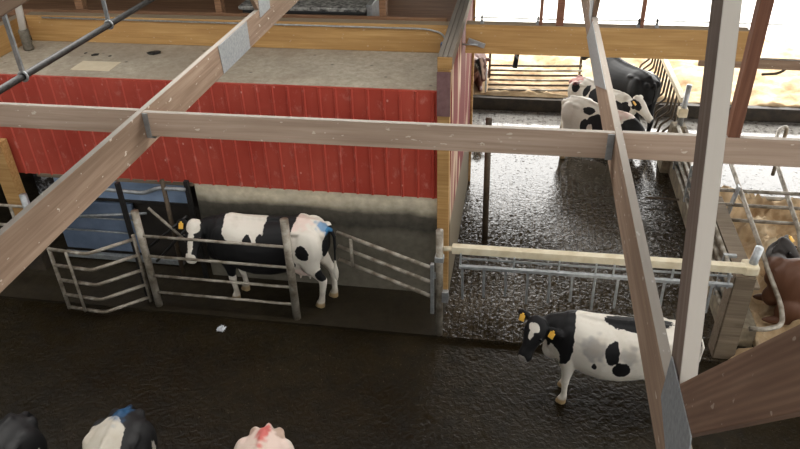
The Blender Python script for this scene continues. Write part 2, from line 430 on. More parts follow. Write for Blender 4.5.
post = empty('corner_post', (-.94, 8.5, 0), 'raw timber corner post with mauve steel cover at the right end of red wall', 'post')
box('post_shaft', (XC, YW - .06, 0), (-.86, YW + .08, 3.62), M['raw_post'], post)
box('steel_cover', (XC - .006, YW - .075, 2.98), (-.852, YW - .06, 3.58), M['purple'], post, .002)
ply = empty('triple_ply_beam', (-.94, 10.5, 3.62), 'grey three-ply timber beam running away over the corner post', 'beam')
for k in range(3):
    x = XC + .031 + k * .0635
    beam('ply', (x, YW - .07, 3.70), (x, 14.5, 3.70), .058, .165, M['old_ply'], ply)
beam('ply_end_trim', (XC, YW - .078, 3.70), (XC + .187, YW - .078, 3.70), .012, .15, M['raw_post'], ply)

lam = beam('laminated_beam', (-7.7, 10.12, 3.49), (XC - .01, 10.12, 3.49), .18, .41, M['yellow_beam']); tag(lam, 'long yellow laminated beam standing on the dusty ledge', 'beam')
lam2 = beam('laminated_beam', (-.80, 10.12, 3.505), (3.0, 10.12, 3.505), .18, .42, M['yellow_beam']); tag(lam2, 'yellow laminated beam spanning above the cross alley', 'beam')
lam3 = beam('laminated_beam', (-7.79, 7.2, 3.49), (-7.79, 10.03, 3.49), .14, .41, M['yellow_beam']); tag(lam3, 'short yellow beam end at the left edge of the ledge', 'beam')

# attic deck, studs, boxed unit behind the yellow beam
deck = box('attic_deck', (-14, 10.22, 3.3), (-1.06, 13.38, 3.42), M['stud']); tag(deck, 'dark board deck behind the yellow beam above the red room', 'deck')
joist = beam('deck_joist', (-9, 10.32, 3.66), (-1.1, 10.32, 3.66), .05, .1, M['stud']); tag(joist, 'thin brown joist lying just behind the long yellow beam', 'joist')
ab = box('wall_far', (-14, 13.4, 3.3), (-2.3, 13.5, 6.0), M['dark_interior']); tag(ab, 'dark board wall at the back of the deck above the room', 'wall', kind='structure')
for x, w, l in ((-6.95, .13, 'leftmost brown timber stud behind the yellow beam, near the white pipe'), (-4.62, .10, 'brown timber stud behind the yellow beam, left of the grey boxed unit'), (-2.06, .10, 'brown timber stud behind the yellow beam, right of the grey boxed unit')):
    s = box('timber_stud', (x - w / 2, 10.36, 3.42), (x + w / 2, 10.5, 7.0), M['stud']); tag(s, l, 'stud', 'studs on the deck')
unit = empty('boxed_unit', (-3.1, 11.2, 3.42), 'grimy grey boxed unit with a ribbed top behind the yellow beam', 'equipment box')
box('casing', (-4.35, 10.62, 3.42), (-2.38, 11.5, 3.68), M['black_mould'], unit, .02)
box('lid', (-4.4, 10.60, 3.68), (-2.36, 11.55, 3.74), M['splash_pale'], unit, .015)
box('end_cap', (-2.37, 10.66, 3.43), (-2.28, 11.5, 3.78), M['galv'], unit, .01)
for x, w, l, z in ((.24, .045, 'thin brown stud on the yellow alley beam, leftmost', 6.6), (.50, .10, 'wide brown stud on the yellow alley beam', 6.8), (1.60, .045, 'thin brown stud on the yellow alley beam, right of the truss', 6.6)):
    s = box('timber_stud', (x - w / 2, 10.05, 3.715), (x + w / 2, 10.17, z), M['timber_red']); tag(s, l, 'stud', 'studs on the alley beam')
for zz, l in ((3.80, 'thin grey wire running above the yellow alley beam'),):
    w = tube('wire', [(-.7, 10.1, zz), (.6, 10.1, zz - .01), (1.9, 10.1, zz + .005), (4.6, 10.1, zz - .02)], .008, M['galv']); tag(w, l, 'wire')
for x, l in ((-.58, 'small wire holder at the left end of the alley beam'), (.20, 'small wire holder beside the thin left stud'), (1.0, 'small wire holder right of the truss plate'), (1.56, 'small wire holder beside the thin right stud'), (1.8, 'small wire holder on the alley beam left of the grey truss web')):
    b = empty('wire_holder', (x, 10.1, 3.715), l, 'wire holder', 'wire holders on the alley beam')
    box('foot', (x - .025, 10.07, 3.715), (x + .025, 10.13, 3.75), M['galv'], b); box('knob', (x - .012, 10.085, 3.75), (x + .012, 10.115, 3.83), M['black_mould'], b)

cond = tube('conduit', [(-7.4, 10.012, 3.665), (-1.35, 10.012, 3.64), (-1.12, 10.012, 3.58), (-1.06, 9.98, 3.42)], .013, M['galv'], rad=.1); tag(cond, 'thin grey conduit fixed along the top of the long yellow beam', 'conduit')
jb = empty('junction_box', (-1.08, 9.98, 3.42), 'small blue junction box at the right end of the long yellow beam', 'box')
box('box_body', (-1.15, 9.93, 3.33), (-1.04, 10.02, 3.46), M['blue_paint'], jb, .008); box('box_cover', (-1.14, 9.915, 3.34), (-1.05, 9.93, 3.45), M['black_mould'], jb, .004)
lh = empty('beam_bolt_bracket', (-.72, 9.9, 3.5), 'bright metal bracket on the left end of the yellow alley beam', 'bracket')
beam('strap', (-.76, 9.99, 3.50), (-.52, 9.99, 3.42), .03, .07, M['galv'], lh); tube('bolt', [(-.84, 9.98, 3.44), (-.62, 9.98, 3.44)], .012, M['galv'], lh)

vp = empty('vent_pipe', (-7.47, 9.62, ZL), 'upright white pipe in a grey ribbed boot on the ledge', 'pipe')
tube('pipe_shaft', [(-7.49, 9.62, ZL + .3), (-7.40, 9.62, 4.3), (-7.2, 9.62, 5.5)], .055, M['white_pvc'], vp)
bm = bmesh.new(); zs = [i * .04 for i in range(9)]
add_tube(bm, [(0, 0, z) for z in zs], [.068 + .01 * (i % 2) for i in range(9)], 14)
link('pipe_boot', finish(bm, True), M['grey_boot'], vp, Matrix.Translation((-7.49, 9.62, ZL)))
for (x, y, s, l) in ((-6.30, 9.48, .11, 'dark splinter of debris near the middle of the left ledge'), (-5.42, 9.62, .20, 'crumpled dark scrap on the ledge below the yellow beam'), (-6.05, 9.46, .05, 'small dark clod on the ledge beside the splinter'), (-6.5, 9.55, .05, 'small dark clod on the ledge, furthest left')):
    bm = bmesh.new(); bmesh.ops.create_icosphere(bm, subdivisions=2, radius=.5)
    for v in bm.verts:
        v.co += v.normal * .3 * noise.noise(v.co * 3 + Vector((x, y, 0))); v.co = Vector((v.co.x * s, v.co.y * s * .6, v.co.z * s * .25 + s * .1))
    o = link('debris', finish(bm), M['black_pipe'], None, Matrix.Translation((x, y, ZL)) @ Matrix.Rotation(.6, 4, 'Z')); tag(o, l, 'debris', 'debris on the ledge')
cd = box('board_scrap', (-6.35, 8.86, ZL), (-5.75, 9.22, ZL + .008), plain('pale_card', S(206, 192, 164), S(214, 200, 174), .9)); tag(cd, 'flat pale board scrap lying on the left ledge', 'board')

# ------------------------------------------------------------------ trusses and tie beams (overhead, below the viewpoint)
ZT = 4.74
def plate(name, pts, x0, x1, mat, parent):
    bm = bmesh.new(); c = Vector(pts[0]); A = [bm.verts.new((0, p[0] - c[0], p[1] - c[1])) for p in pts]; B = [bm.verts.new((x1 - x0, p[0] - c[0], p[1] - c[1])) for p in pts]
    n = len(pts); bm.faces.new(A); bm.faces.new(B[::-1])
    for i in range(n): bm.faces.new((A[i], A[(i + 1) % n], B[(i + 1) % n], B[i]))
    return link(name, finish(bm), mat, parent, Matrix.Translation((x0, c[0], c[1])))
def roof_z(y): return min(5.2 + (y + 16) * .3936, 4.3 + (17.4 - y) * .2654) - .15
t1 = empty('roof_truss', (-2.715, 4, ZT - .29), 'left roof truss, its timber chord crossing the picture from lower left to the top', 'truss', 'roof trusses')
beam('bottom_chord', (-2.715, -10, ZT - .14), (-2.715, 13.5, ZT - .14), .046, .28, M['timber_dark'], t1)
plate('splice_plate', [(5.89, 4.735), (6.64, 4.735), (6.64, 4.465), (5.92, 4.465)], -2.691, -2.687, M['galv_plate'], t1)
plate('joint_plate', [(7.03, 4.90), (7.38, 4.90), (7.35, 4.664), (7.02, 4.655)], -2.691, -2.687, M['galv_plate'], t1)
beam('web', (-2.715, 7.15, ZT - .05), (-2.715, 5.0, roof_z(5.0)), .044, .15, M['timber_dark'], t1)
beam('web', (-2.715, 7.3, ZT - .05), (-2.715, 9.6, roof_z(9.6)), .044, .15, M['timber_dark'], t1)
t2 = empty('roof_truss', (.67, 4, ZT - .29), 'right roof truss with grey upright web and wide grained brace at the lower right', 'truss', 'roof trusses')
beam('bottom_chord', (.67, -10, ZT - .145), (.67, 13.5, ZT - .145), .048, .29, M['timber_dark'], t2)
plate('joint_plate', [(2.15, 4.885), (2.16, 4.66), (1.93, 4.585), (1.62, 4.61), (1.745, 4.90)], .641, .646, M['galv_plate'], t2)
plate('splice_plate', [(5.2, 4.735), (6.9, 4.735), (7.3, 4.455), (6.0, 4.455)], .641, .646, M['galv_plate'], t2)
plate('joint_plate', [(7.03, 4.90), (7.38, 4.90), (7.35, 4.664), (7.02, 4.655)], .641, .646, M['galv_plate'], t2)
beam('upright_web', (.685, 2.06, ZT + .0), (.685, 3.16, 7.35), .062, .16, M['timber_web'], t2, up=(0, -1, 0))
beam('brace_web', (.668, 1.93, ZT + .09), (.668, .12, 7.14), .04, .187, M['timber_grain'], t2, up=(0, 0, 1))
beam('web', (.67, 7.15, ZT - .05), (.67, 5.0, roof_z(5.0)), .044, .11, M['timber_dark'], t2)
for tx, t in ((-2.715, t1), (.67, t2)):
    beam('top_chord', (tx, -14, roof_z(-14)), (tx, -6.7, roof_z(-6.7)), .046, .2, M['timber_dark'], t)
    beam('top_chord', (tx, -2.0, roof_z(-2.0)), (tx, 17.2, roof_z(17.2)), .046, .2, M['timber_dark'], t)

for x0, x1, y0, y1, l in ((-12, -2.74, 4.47, 4.465, 'weathered tie beam left of the left truss, in front of the red wall'), (-2.69, .645, 4.44, 4.455, 'weathered tie beam between the two trusses'), (.695, 12, 4.465, 4.50, 'weathered tie beam right of the right truss')):
    t = beam('tie_beam', (x0, y0, ZT - .095), (x1, y1, ZT - .095), .042, .19, M['timber']); tag(t, l, 'beam', 'tie beams')
hb = empty('joist_hanger', (-2.68, 4.44, 4.55), 'small bright joist hanger where the middle tie beam meets the left truss', 'bracket')
box('hanger_strap', (-2.69, 4.412, 4.545), (-2.65, 4.417, 4.735), M['galv'], hb, .001); box('hanger_seat', (-2.69, 4.412, 4.537), (-2.62, 4.465, 4.542), M['galv'], hb, .001)
hb = empty('joist_hanger', (.62, 4.45, 4.55), 'small bright joist hanger where the tie beams meet the right truss', 'bracket')
box('hanger_strap', (.60, 4.425, 4.545), (.644, 4.430, 4.735), M['galv'], hb, .001)
bp = beam('upright_brace', (1.385, 4.49, ZT), (1.37, 4.47, 7.9), .075, .09, M['timber_red'], up=(0, -1, 0)); tag(bp, 'reddish brown upright brace standing on the right tie beam', 'brace')
rb = beam('purlin_beam', (2.9, 12.0, 2.60), (9, 12.0, 2.52), .09, .16, M['timber_dark']); tag(rb, 'brown horizontal beam above the sand beds at the upper right', 'beam')
hk = tube('hook_strap', [(4.28, 12, 2.56), (4.25, 12, 2.48), (4.15, 12, 2.42), (3.92, 12, 2.40)], .022, M['pipe_dark'], rad=.06); tag(hk, 'curved dark strap hanging below the right-hand brown beam', 'hook')
ps = pipe_post('support_post', (2.885, 10.13, 0), (2.885, 10.13, 3.295), .032, M['pipe_dark']); tag(ps, 'slim dark steel post carrying the right end of the yellow alley beam', 'post')

wp = empty('water_pipe', (-4.1, 6, 4.7), 'black dusty pipe hung from two galvanised straps at the upper left', 'pipe')
tube('pipe_run', [(-4.13, 2.5, 4.70), (-4.11, 5, 4.70), (-4.09, 9, 4.70), (-4.08, 12, 4.70)], .03, M['black_pipe'], wp)
for y in (5.12, 6.55):
    h = beam('hanger', (-4.115, y, 4.66), (-4.115, y, 8.0), .04, .025, M['robot_grey'], wp, up=(0, -1, 0))
    bm = bmesh.new(); add_tube(bm, [(math.cos(a) * .04, 0, math.sin(a) * .04) for a in [k * math.pi / 6 for k in range(13)]], .012, 6, False)
    link('hanger_clip', finish(bm, True), M['galv'], h, Matrix.Translation((-4.105, y - .02, 4.70)) @ Matrix.Rotation(math.pi / 2, 4, 'Y') @ Matrix.Rotation(0, 4, 'Z'))
gb = beam('roof_girt', (-4.6, 4.4, 5.03), (-2.9, 4.4, 5.85), .1, .2, M['timber_dark']); tag(gb, 'brown timber crossing the extreme upper left corner', 'beam')

# ------------------------------------------------------------------ pen posts, gates
def gate_bar(name, pts, parent, r=.022, mat=None): return tube(name, pts, r, mat or M['pipe_dirty'], parent)
p = pipe_post('pipe_post', (-5.18, 7.74, 0), (-5.18, 7.74, 1.68), .055, M['pipe_dirty']); tag(p, 'galvanised pipe post at the left end of the four-bar pen gate', 'post', 'pipe posts')
p = pipe_post('pipe_post', (-3.0, 7.73, 0), (-3.0, 7.73, 1.72), .058, M['pipe_dirty']); tag(p, 'pipe post in front of the black and white cow in the pen', 'post', 'pipe posts')
p = empty('pipe_post', (-.885, 7.66, 0), 'pipe post at the corner of the cross alley, between diagonal gate and finger gate', 'post', 'pipe posts')
pipe_post('shaft', (-.885, 7.66, 0), (-.885, 7.66, 1.76), .05, M['pipe_dirty'], p)
box('collar', (-.945, 7.60, 1.28), (-.825, 7.72, 1.36), M['galv'], p, .01)
box('lower_bracket', (-.85, 7.62, .60), (-.76, 7.70, .78), M['galv'], p, .01)
p = pipe_post('pipe_post', (-.40, 10.13, 0), (-.42, 10.13, 2.25), .05, M['pipe_dark']); tag(p, 'dark pipe post standing in the wet cross alley', 'post', 'pipe posts')

pg = empty('pen_gate', (-4.1, 7.72, 0), 'four-bar pipe gate in front of the cow by the red wall', 'gate')
for z in (1.28, .93, .58, .27): gate_bar('bar', [(-5.13, 7.72, z), (-3.05, 7.71, z)], pg)

bgt = empty('bent_gate', (-5.85, 7.45, 0), 'five-bar pipe gate with a bend in the middle, left of the pen', 'gate')
A0, A1, A2 = Vector((-6.49, 7.45, 0)), Vector((-5.87, 7.40, 0)), Vector((-5.33, 7.78, 0))
for z in (1.12, .84, .57, .30, .06):
    tube('bar', [A0 + Vector((0, 0, z)), A1 + Vector((0, 0, z)), A2 + Vector((0, 0, z + .05))], .026, M['pipe_dirty'], bgt, rad=.06)
tube('end_upright', [A0 + Vector((0, 0, .03)), A0 + Vector((0, 0, 1.14))], .028, M['pipe_dirty'], bgt)
q = A0.lerp(A1, .48); tube('stile', [q + Vector((0, -.03, .05)), q + Vector((0, -.03, 1.13))], .022, M['pipe_dirty'], bgt)
tube('hinge_upright', [A2 + Vector((0, 0, .03)), A2 + Vector((0, 0, 1.24))], .028, M['pipe_dirty'], bgt)

dg = empty('diagonal_gate', (-1.7, 7.95, 0), 'three-bar pipe gate angling from the dirty wall to the alley corner post', 'gate')
E0, E1 = Vector((-1.0, 7.60, 0)), Vector((-2.45, 8.32, 0))
for z in (1.20, .96, .72): gate_bar('bar', [E0 + Vector((0, 0, z)), E1 + Vector((0, 0, z - .03))], dg, .028)
q = E0.lerp(E1, .84); tube('stile', [q + Vector((0, -.03, .68)), q + Vector((0, -.03, 1.17))], .025, M['pipe_dirty'], dg)
box('latch_plate', (-1.0, 7.58, .42), (-.95, 7.64, 1.26), M['galv'], dg, .008)
box('hinge_pin', (-.95, 7.62, 1.0), (-.93, 7.65, 1.1), M['galv'], dg, .004)

# one-way finger gate across the alley
fg = empty('finger_gate', (1.1, 7.62, 1.0), 'cream one-way gate with hanging metal fingers across the near end of the alley', 'gate')
beam('top_tube', (-.72, 7.66, 1.49), (2.89, 7.66, 1.51), .10, .11, M['cream'], fg, bevel=.01)
beam('lower_rail', (-.62, 7.58, 1.27), (2.77, 7.58, 1.30), .05, .045, M['galv'], fg)
beam('middle_rail', (-.60, 7.64, 1.36), (2.77, 7.64, 1.39), .02, .025, M['galv'], fg)
for x in (-.60, .09, .66, 1.12, 1.34, 2.05, 2.72):
    beam('bracket', (x, 7.60, 1.24), (x, 7.61, 1.46), .02, .05, M['galv'], fg, up=(0, -1, 0))
for k in range(12):
    x = -.575 + k * .283
    b = beam('finger', (x, 7.585, 1.27), (x + .012, 7.60, .70 + .05 * ((k * 7) % 3) + .02), .032, .02, M['galv'], fg, up=(0, -1, 0))
    box('finger_pivot', (x - .02, 7.56, 1.25), (x + .02, 7.61, 1.275), M['galv'], b, .003)
tube('end_tube', [(-.83, 7.66, 1.48), (-.70, 7.66, 1.49)], .035, M['cream'], fg)

# ------------------------------------------------------------------ low plank wall on the right of the alley
def block(name, x0, x1, y0, y1, h, top, label, mat, group=None):
    o = empty(name, ((x0 + x1) / 2, (y0 + y1) / 2, 0), label, 'post block', group)
    bm = bmesh.new(); c = Vector(((x0 + x1) / 2, (y0 + y1) / 2, 0)); hx, hy = (x1 - x0) / 2, (y1 - y0) / 2
    A = [bm.verts.new((sx * hx, sy * hy, 0)) for sx, sy in ((-1, -1), (1, -1), (1, 1), (-1, 1))]
    B = [bm.verts.new((sx * hx * top, sy * hy * top, h)) for sx, sy in ((-1, -1), (1, -1), (1, 1), (-1, 1))]
    bm.faces.new(A[::-1]); bm.faces.new(B)
    for i in range(4): bm.faces.new((A[i], A[(i + 1) % 4], B[(i + 1) % 4], B[i]))
    bmesh.ops.bevel(bm, geom=list(bm.edges), offset=.015, segments=2, affect='EDGES')
    link('block_body', finish(bm), mat, o, Matrix.Translation(c)); return o
nb = block('gate_end_block', 2.80, 3.08, 7.66, 7.94, 1.36, .92, 'grey plank-cased block with a pipe stub at the right end of the finger gate', M['plank_wall'])
pipe_post('pipe_stub', (3.0, 7.80, 1.3), (3.04, 7.80, 1.74), .05, M['galv'], nb)
box('clamp', (2.9, 7.70, 1.36), (3.09, 7.90, 1.50), M['cream'], nb, .03)
fb = block('gate_end_block', 2.82, 3.28, 12.9, 13.36, .95, .55, 'pale concrete pyramid block with a pipe stub at the far end of the low wall', M['curb_side'])
pipe_post('pipe_stub', (3.06, 13.1, .9), (3.09, 13.1, 1.75), .05, M['galv'], fb)
box('clamp', (2.98, 13.02, 1.12), (3.15, 13.19, 1.3), M['cream'], fb, .02)
lw = empty('low_plank_wall', (3.1, 10.4, 0), 'low grey plank wall with pipe rails running along the right side of the alley', 'wall')
box('kerb', (2.98, 7.95, 0), (3.38, 12.9, .34), M['curb_side'], lw, .02)
box('plank', (3.10, 7.95, .34), (3.16, 12.9, .66), M['plank_wall'], lw)
box('plank', (3.10, 7.95, .67), (3.16, 12.9, .97), M['plank_wall'], lw)
box('cap_board', (3.02, 7.95, .98), (3.25, 10.3, 1.02), M['plank_wall'], lw)
for k, z in enumerate((.42, .62, .82, 1.02)): tube('rail', [(2.96, 7.95, z), (2.98, 12.88, z)], .032, M['pipe_dirty'], lw)
for y in (8.6, 9.9, 11.2, 12.4): box('rail_bracket', (2.93, y, .36), (3.1, y + .05, 1.06), M['galv'], lw)

# ------------------------------------------------------------------ stall dividers and neck rails over the near sand
lp = tube('stall_divider', [(3.46, 11.9, .2), (3.46, 11.75, 1.35), (3.45, 11.0, 1.30), (3.44, 9.1, 1.12), (3.57, 8.25, .78), (3.60, 8.02, .70), (3.56, 7.72, .62), (3.3, 7.60, .62), (3.12, 7.60, .62)], .033, M['pipe_dirty'], rad=.12)
tag(lp, 'bent pipe stall divider beside the low wall, arching over the brown cow', 'stall divider', 'stall dividers')
lp = tube('stall_divider', [(4.72, 12.5, .3), (4.68, 12.35, 1.35), (4.50, 12.2, 1.36), (4.27, 11.6, 1.26), (4.20, 10.9, 1.20), (4.14, 9.45, 1.0), (4.16, 9.3, .85), (4.17, 9.3, .3)], .033, M['pipe_dirty'], rad=.16)
tag(lp, 'bent pipe stall divider with an arched far end at the right edge', 'stall divider', 'stall dividers')
for y, z, l in ((10.18, 1.20, 'uppermost of three neck rails across the near sand beds'), (10.09, 1.0, 'middle of three neck rails across the near sand beds'), (9.97, .80, 'lowest of three neck rails across the near sand beds')):
    r = tube('neck_rail', [(3.1, y, z), (9, y + .03, z)], .028, M['pipe_dirty']); tag(r, l, 'rail', 'neck rails')
br = beam('rail_bracket_plate', (3.33, 10.13, .72), (3.40, 10.13, 1.32), .03, .12, M['galv'], up=(0, -1, 0)); tag(br, 'dark steel plate holding the neck rails beside the low wall', 'bracket')
cr = tube('kerb_pipe', [(2.4, 11.7, .12), (9, 11.68, .1)], .02, M['pipe_dark']); tag(cr, 'thin dark pipe along the far edge of the near sand beds', 'pipe')
# heap of spilled sand at the near end of the wall
bm = bmesh.new(); bmesh.ops.create_uvsphere(bm, u_segments=32, v_segments=16, radius=1)
for v in bm.verts:
    v.co *= 1 + .12 * noise.noise(v.co * 2.1); v.co = Vector((v.co.x * .36, v.co.y * .36, max(v.co.z, -.1) * .15))
o = link('sand_heap', finish(bm, True), M['sand'], None, Matrix.Translation((3.36, 7.56, .0))); tag(o, 'small heap of spilled sand at the foot of the grey gate end block', 'sand', kind='stuff')

# far finger gate (parallel to the alley) with bent fingers
ff = empty('finger_gate', (3.06, 15, 1.0), 'far one-way gate with many bent dark fingers behind the standing cows', 'gate')
beam('top_tube', (3.06, 13.22, 1.395), (3.06, 17.6, 1.30), .10, .10, M['cream'], ff)
for k in range(13):
    y = 13.45 + k * .31
    tube('finger', [(3.06, y, 1.34), (3.04, y + .02, .80), (2.86, y + .05, .62), (2.82, y + .06, .40)], .024, M['pipe_dark'], ff, rad=.05)

# stack of rails and thin post on the far kerb
for k in range(6):
    y = 15.86 + .17 * k; z = .40 + .055 * k
    r = tube('stall_rail', [(-.72, y, z), (.5, y + .02, z + .015), (1.45, y + .05, z + .04)], .026, M['pipe_dark'] if k % 2 else M['pipe_dirty'])
    tag(r, ('nearest', 'second nearest', 'third nearest', 'fourth nearest', 'fifth nearest', 'furthest')[k] + ' of six rails lying over the far sand behind the dark kerb', 'rail', 'rails over the far sand')
p = tube('thin_post', [(-.765, 15.84, .3), (-.765, 15.84, .95)], .025, M['white_pvc']); tag(p, 'thin white post on the far kerb in front of the brown-faced cow', 'post')
p = beam('hanging_strap', (-.08, 10.13, 3.06), (-.055, 10.13, 3.30), .07, .03, M['splash'], up=(0, -1, 0)); tag(p, 'black and white strap hanging under the yellow alley beam', 'strap')
for px, l in ((1.42, 'dark upright at the right end of the far rails'), (-.74, 'dark upright at the left end of the far rails')):
    p = tube('rail_upright', [(px, 16.9, .3), (px, 16.9, 1.45)], .03, M['pipe_dark']); tag(p, l, 'upright')

# ------------------------------------------------------------------ milking box seen through the opening at the left
rob = empty('milking_box', (-5.9, 9.0, 0), 'blue panelled milking box behind black uprights in the wall opening', 'milking machine')
box('upper_panel', (-7.0, 8.62, 1.30), (-4.80, 8.66, 1.69), M['robot_blue_pale'], rob, .02)
box('lower_panel', (-7.3, 8.80, .16), (-5.92, 8.88, 1.10), M['robot_blue'], rob, .02)
box('dark_body', (-7.3, 8.93, 0), (-4.75, 9.9, 1.9), M['dark_interior'], rob, .02)
box('splash_sheet', (-7.42, 8.72, 1.2), (-6.75, 8.75, 1.95), M['splash'], rob, .005)
box('panel_seam', (-7.0, 8.61, 1.25), (-4.80, 8.65, 1.30), M['black_steel'], rob, .005)
box('base_rail', (-7.3, 8.70, .04), (-5.2, 8.78, .14), M['robot_grey'], rob, .01)
tube('guide_rail', [(-6.9, 8.5, 1.58), (-6.05, 8.45, 1.56), (-5.40, 8.42, 1.56), (-5.14, 8.40, 1.68), (-4.72, 8.40, 1.68)], .03, M['robot_grey'], rob, rad=.08)
tube('guide_rail', [(-6.9, 8.55, .95), (-5.5, 8.5, 1.15)], .022, M['robot_grey'], rob)
for z in (.84, .58): tube('side_bar', [(-7.2, 8.74, z), (-5.92, 8.74, z)], .016, M['robot_grey'], rob)
tube('frame_upright', [(-5.05, 8.38, 0.05), (-5.05, 8.40, 1.82)], .035, M['pipe_dark'], rob)
tube('cross_brace', [(-5.35, 8.35, 1.35), (-4.75, 8.3, .75)], .022, M['pipe_dirty'], rob)
tube('cross_brace', [(-5.6, 8.3, .55), (-4.75, 8.35, 1.25)], .022, M['black_steel'], rob)
tube('cross_brace', [(-5.4, 8.3, .40), (-4.78, 8.35, 1.05)], .022, M['black_steel'], rob)
ub = box('black_upright', (-4.76, 8.46, 0), (-4.695, 8.52, 1.78), M['black_steel']); tag(ub, 'black steel upright at the right side of the blue opening', 'upright', 'black uprights')
ub = box('black_upright', (-5.50, 7.92, 0), (-5.44, 7.98, 2.0), M['black_steel']); tag(ub, 'black steel upright just behind the left pen post', 'upright', 'black uprights')
lpst = empty('timber_post', (-7.6, 8.45, 0))
box('post_shaft', (-7.72, 8.36, .3), (-7.48, 8.53, 2.3), M['raw_post'], lpst); box('footing', (-7.75, 8.34, 0), (-7.45, 8.53, .3), M['curb'], lpst); tag(lpst, 'raw timber post at the left end of the red wall', 'post')
r = empty('side_gate', (-7.4, 8, 0), 'pale pipe gate at the extreme left edge', 'gate')
for z in (1.45, 1.1, .75): tube('bar', [(-8.2, 8.0, z), (-7.12, 8.0, z)], .024, M['pipe_dirty'], r)
pipe_post('end_pipe', (-7.08, 8.0, .72), (-7.08, 8.0, 1.66), .055, M['galv'], r)
tube('leg', [(-8.15, 8.0, 0), (-8.15, 8.0, 1.5)], .03, M['pipe_dirty'], r)
tube('stile', [(-7.35, 7.98, .7), (-7.35, 7.98, 1.47)], .024, M['pipe_dirty'], r)

# litter on the near floor
bm = bmesh.new()
for k in range(14):
    a = [Vector((random.uniform(-.09, .09), random.uniform(-.06, .06), random.uniform(.0, .07))) for _ in range(3)]
    a.append((a[0] + a[1] + a[2]) / 3 + Vector((0, 0, .03))); vs = [bm.verts.new(v) for v in a]
    for f in ((0, 1, 2), (0, 1, 3), (1, 2, 3), (0, 2, 3)): bm.faces.new([vs[i] for i in f])
o = link('litter', finish(bm), M['paper'], None, Matrix.Translation((-4.03, 7.36, -.045))); tag(o, 'small crumpled white scrap on the dark floor in front of the pen', 'litter')

# ------------------------------------------------------------------ cows
def mat_hide():
    t = NT('cow_hide'); a = t.attr('patch'); b = t.attr('tint')
    n = t.noise(t.map((11, 11, 11)), 1, 4, .6); m = t.noise(t.map((3, 3, 3)), 1, 5, .6)
    f = t.math('ADD', a.outputs['Fac'], t.math('MULTIPLY', t.math('SUBTRACT', n, .5), .22))
    k = t.ramp(f, [(.495, 0), (.515, 1)])
    pale = t.mix(t.ramp(m, [(.5, 0), (.75, .45)]), b.outputs['Color'], S(168, 152, 128))
    c = t.mix(k, pale, S(17, 17, 19)); x = t.attr('paint'); c = t.mix(x.outputs['Alpha'], c, x.outputs['Color'])
    t.set('Base Color', c); t.set('Roughness', .62); t.set('Specular IOR Level', .35)
    t.bump(t.noise(t.map((60, 60, 60)), 1, 3), .12, .004); return t.m
M['hide'] = mat_hide()
def mat_brown_hide():
    t = NT('brown_cow_hide'); a = t.attr('patch'); b = t.attr('tint')
    n = t.noise(t.map((7, 7, 7)), 1, 4, .6)
    f = t.math('ADD', a.outputs['Fac'], t.math('MULTIPLY', t.math('SUBTRACT', n, .5), .25))
    c = t.mix(t.ramp(f, [(.44, 0), (.56, 1)]), b.outputs['Color'], S(30, 22, 18))
    t.set('Base Color', c); t.set('Roughness', .6); t.bump(t.noise(t.map((60, 60, 60)), 1, 3), .1, .004); return t.m
M['hide_brown'] = mat_brown_hide()

def loft(bm, rings):
    """rings: list of vertex-position lists of equal length; closed surface"""
    R = [[bm.verts.new(p) for p in r] for r in rings]; n = len(R[0])
    for i in range(len(R) - 1):
        for k in range(n): bm.faces.new((R[i][k], R[i][(k + 1) % n], R[i + 1][(k + 1) % n], R[i + 1][k]))
    bm.faces.new(R[0][::-1]); bm.faces.new(R[-1])

def ell(bm, c, ax, ay, az, seg=12):
    """ellipsoid with three axis vectors"""
    m = Matrix(((ax.x, ay.x, az.x, c.x), (ax.y, ay.y, az.y, c.y), (ax.z, ay.z, az.z, c.z), (0, 0, 0, 1)))
    bmesh.ops.create_uvsphere(bm, u_segments=seg, v_segments=seg, radius=1, matrix=m)

def limb(bm, pts):
    """pts: (x, y, z, radius across, radius fore-aft)"""
    P = [Vector(p[:3]) for p in pts]; rings = []
    for i, p in enumerate(P):
        t = (P[min(i + 1, len(P) - 1)] - P[max(i - 1, 0)]).normalized(); lat = Vector((0, 1, 0)); lat = (lat - t * lat.dot(t)).normalized(); o = t.cross(lat)
        rings.append([p + lat * math.cos(a) * pts[i][3] + o * math.sin(a) * pts[i][4] for a in [2 * math.pi * k / 14 for k in range(14)]])
    loft(bm, rings)

TORSO = [  # x, z of widest line, top, bottom, half width
    (-.88, 1.14, 1.30, .98, .10), (-.83, 1.13, 1.365, .88, .19), (-.72, 1.12, 1.40, .78, .25), (-.58, 1.11, 1.425, .70, .285),
    (-.44, 1.10, 1.43, .64, .30), (-.28, 1.05, 1.40, .58, .325), (-.05, .99, 1.375, .53, .365), (.18, .97, 1.37, .52, .37), (.36, .98, 1.38, .55, .335),
    (.52, 1.02, 1.415, .60, .275), (.66, 1.04, 1.40, .64, .235), (.78, 1.04, 1.33, .70, .19), (.87, 1.02, 1.22, .80, .11)]
LEGS = {
    'fl': [(.58, .17, 1.05, .09, .16), (.60, .175, .80, .085, .13), (.575, .165, .62, .068, .085), (.585, .155, .46, .05, .058), (.59, .15, .39, .055, .058), (.585, .15, .30, .038, .042), (.58, .15, .18, .036, .040), (.585, .15, .12, .046, .05), (.60, .15, .07, .05, .062), (.615, .15, .0, .056, .075)],
    'hl': [(-.62, .16, 1.12, .12, .22), (-.60, .18, .88, .105, .19), (-.66, .175, .70, .075, .12), (-.74, .16, .58, .05, .075), (-.79, .15, .50, .05, .07), (-.785, .15, .40, .042, .055), (-.76, .15, .20, .038, .043), (-.75, .15, .12, .048, .05), (-.73, .15, .07, .052, .064), (-.715, .15, .0, .058, .077)]}

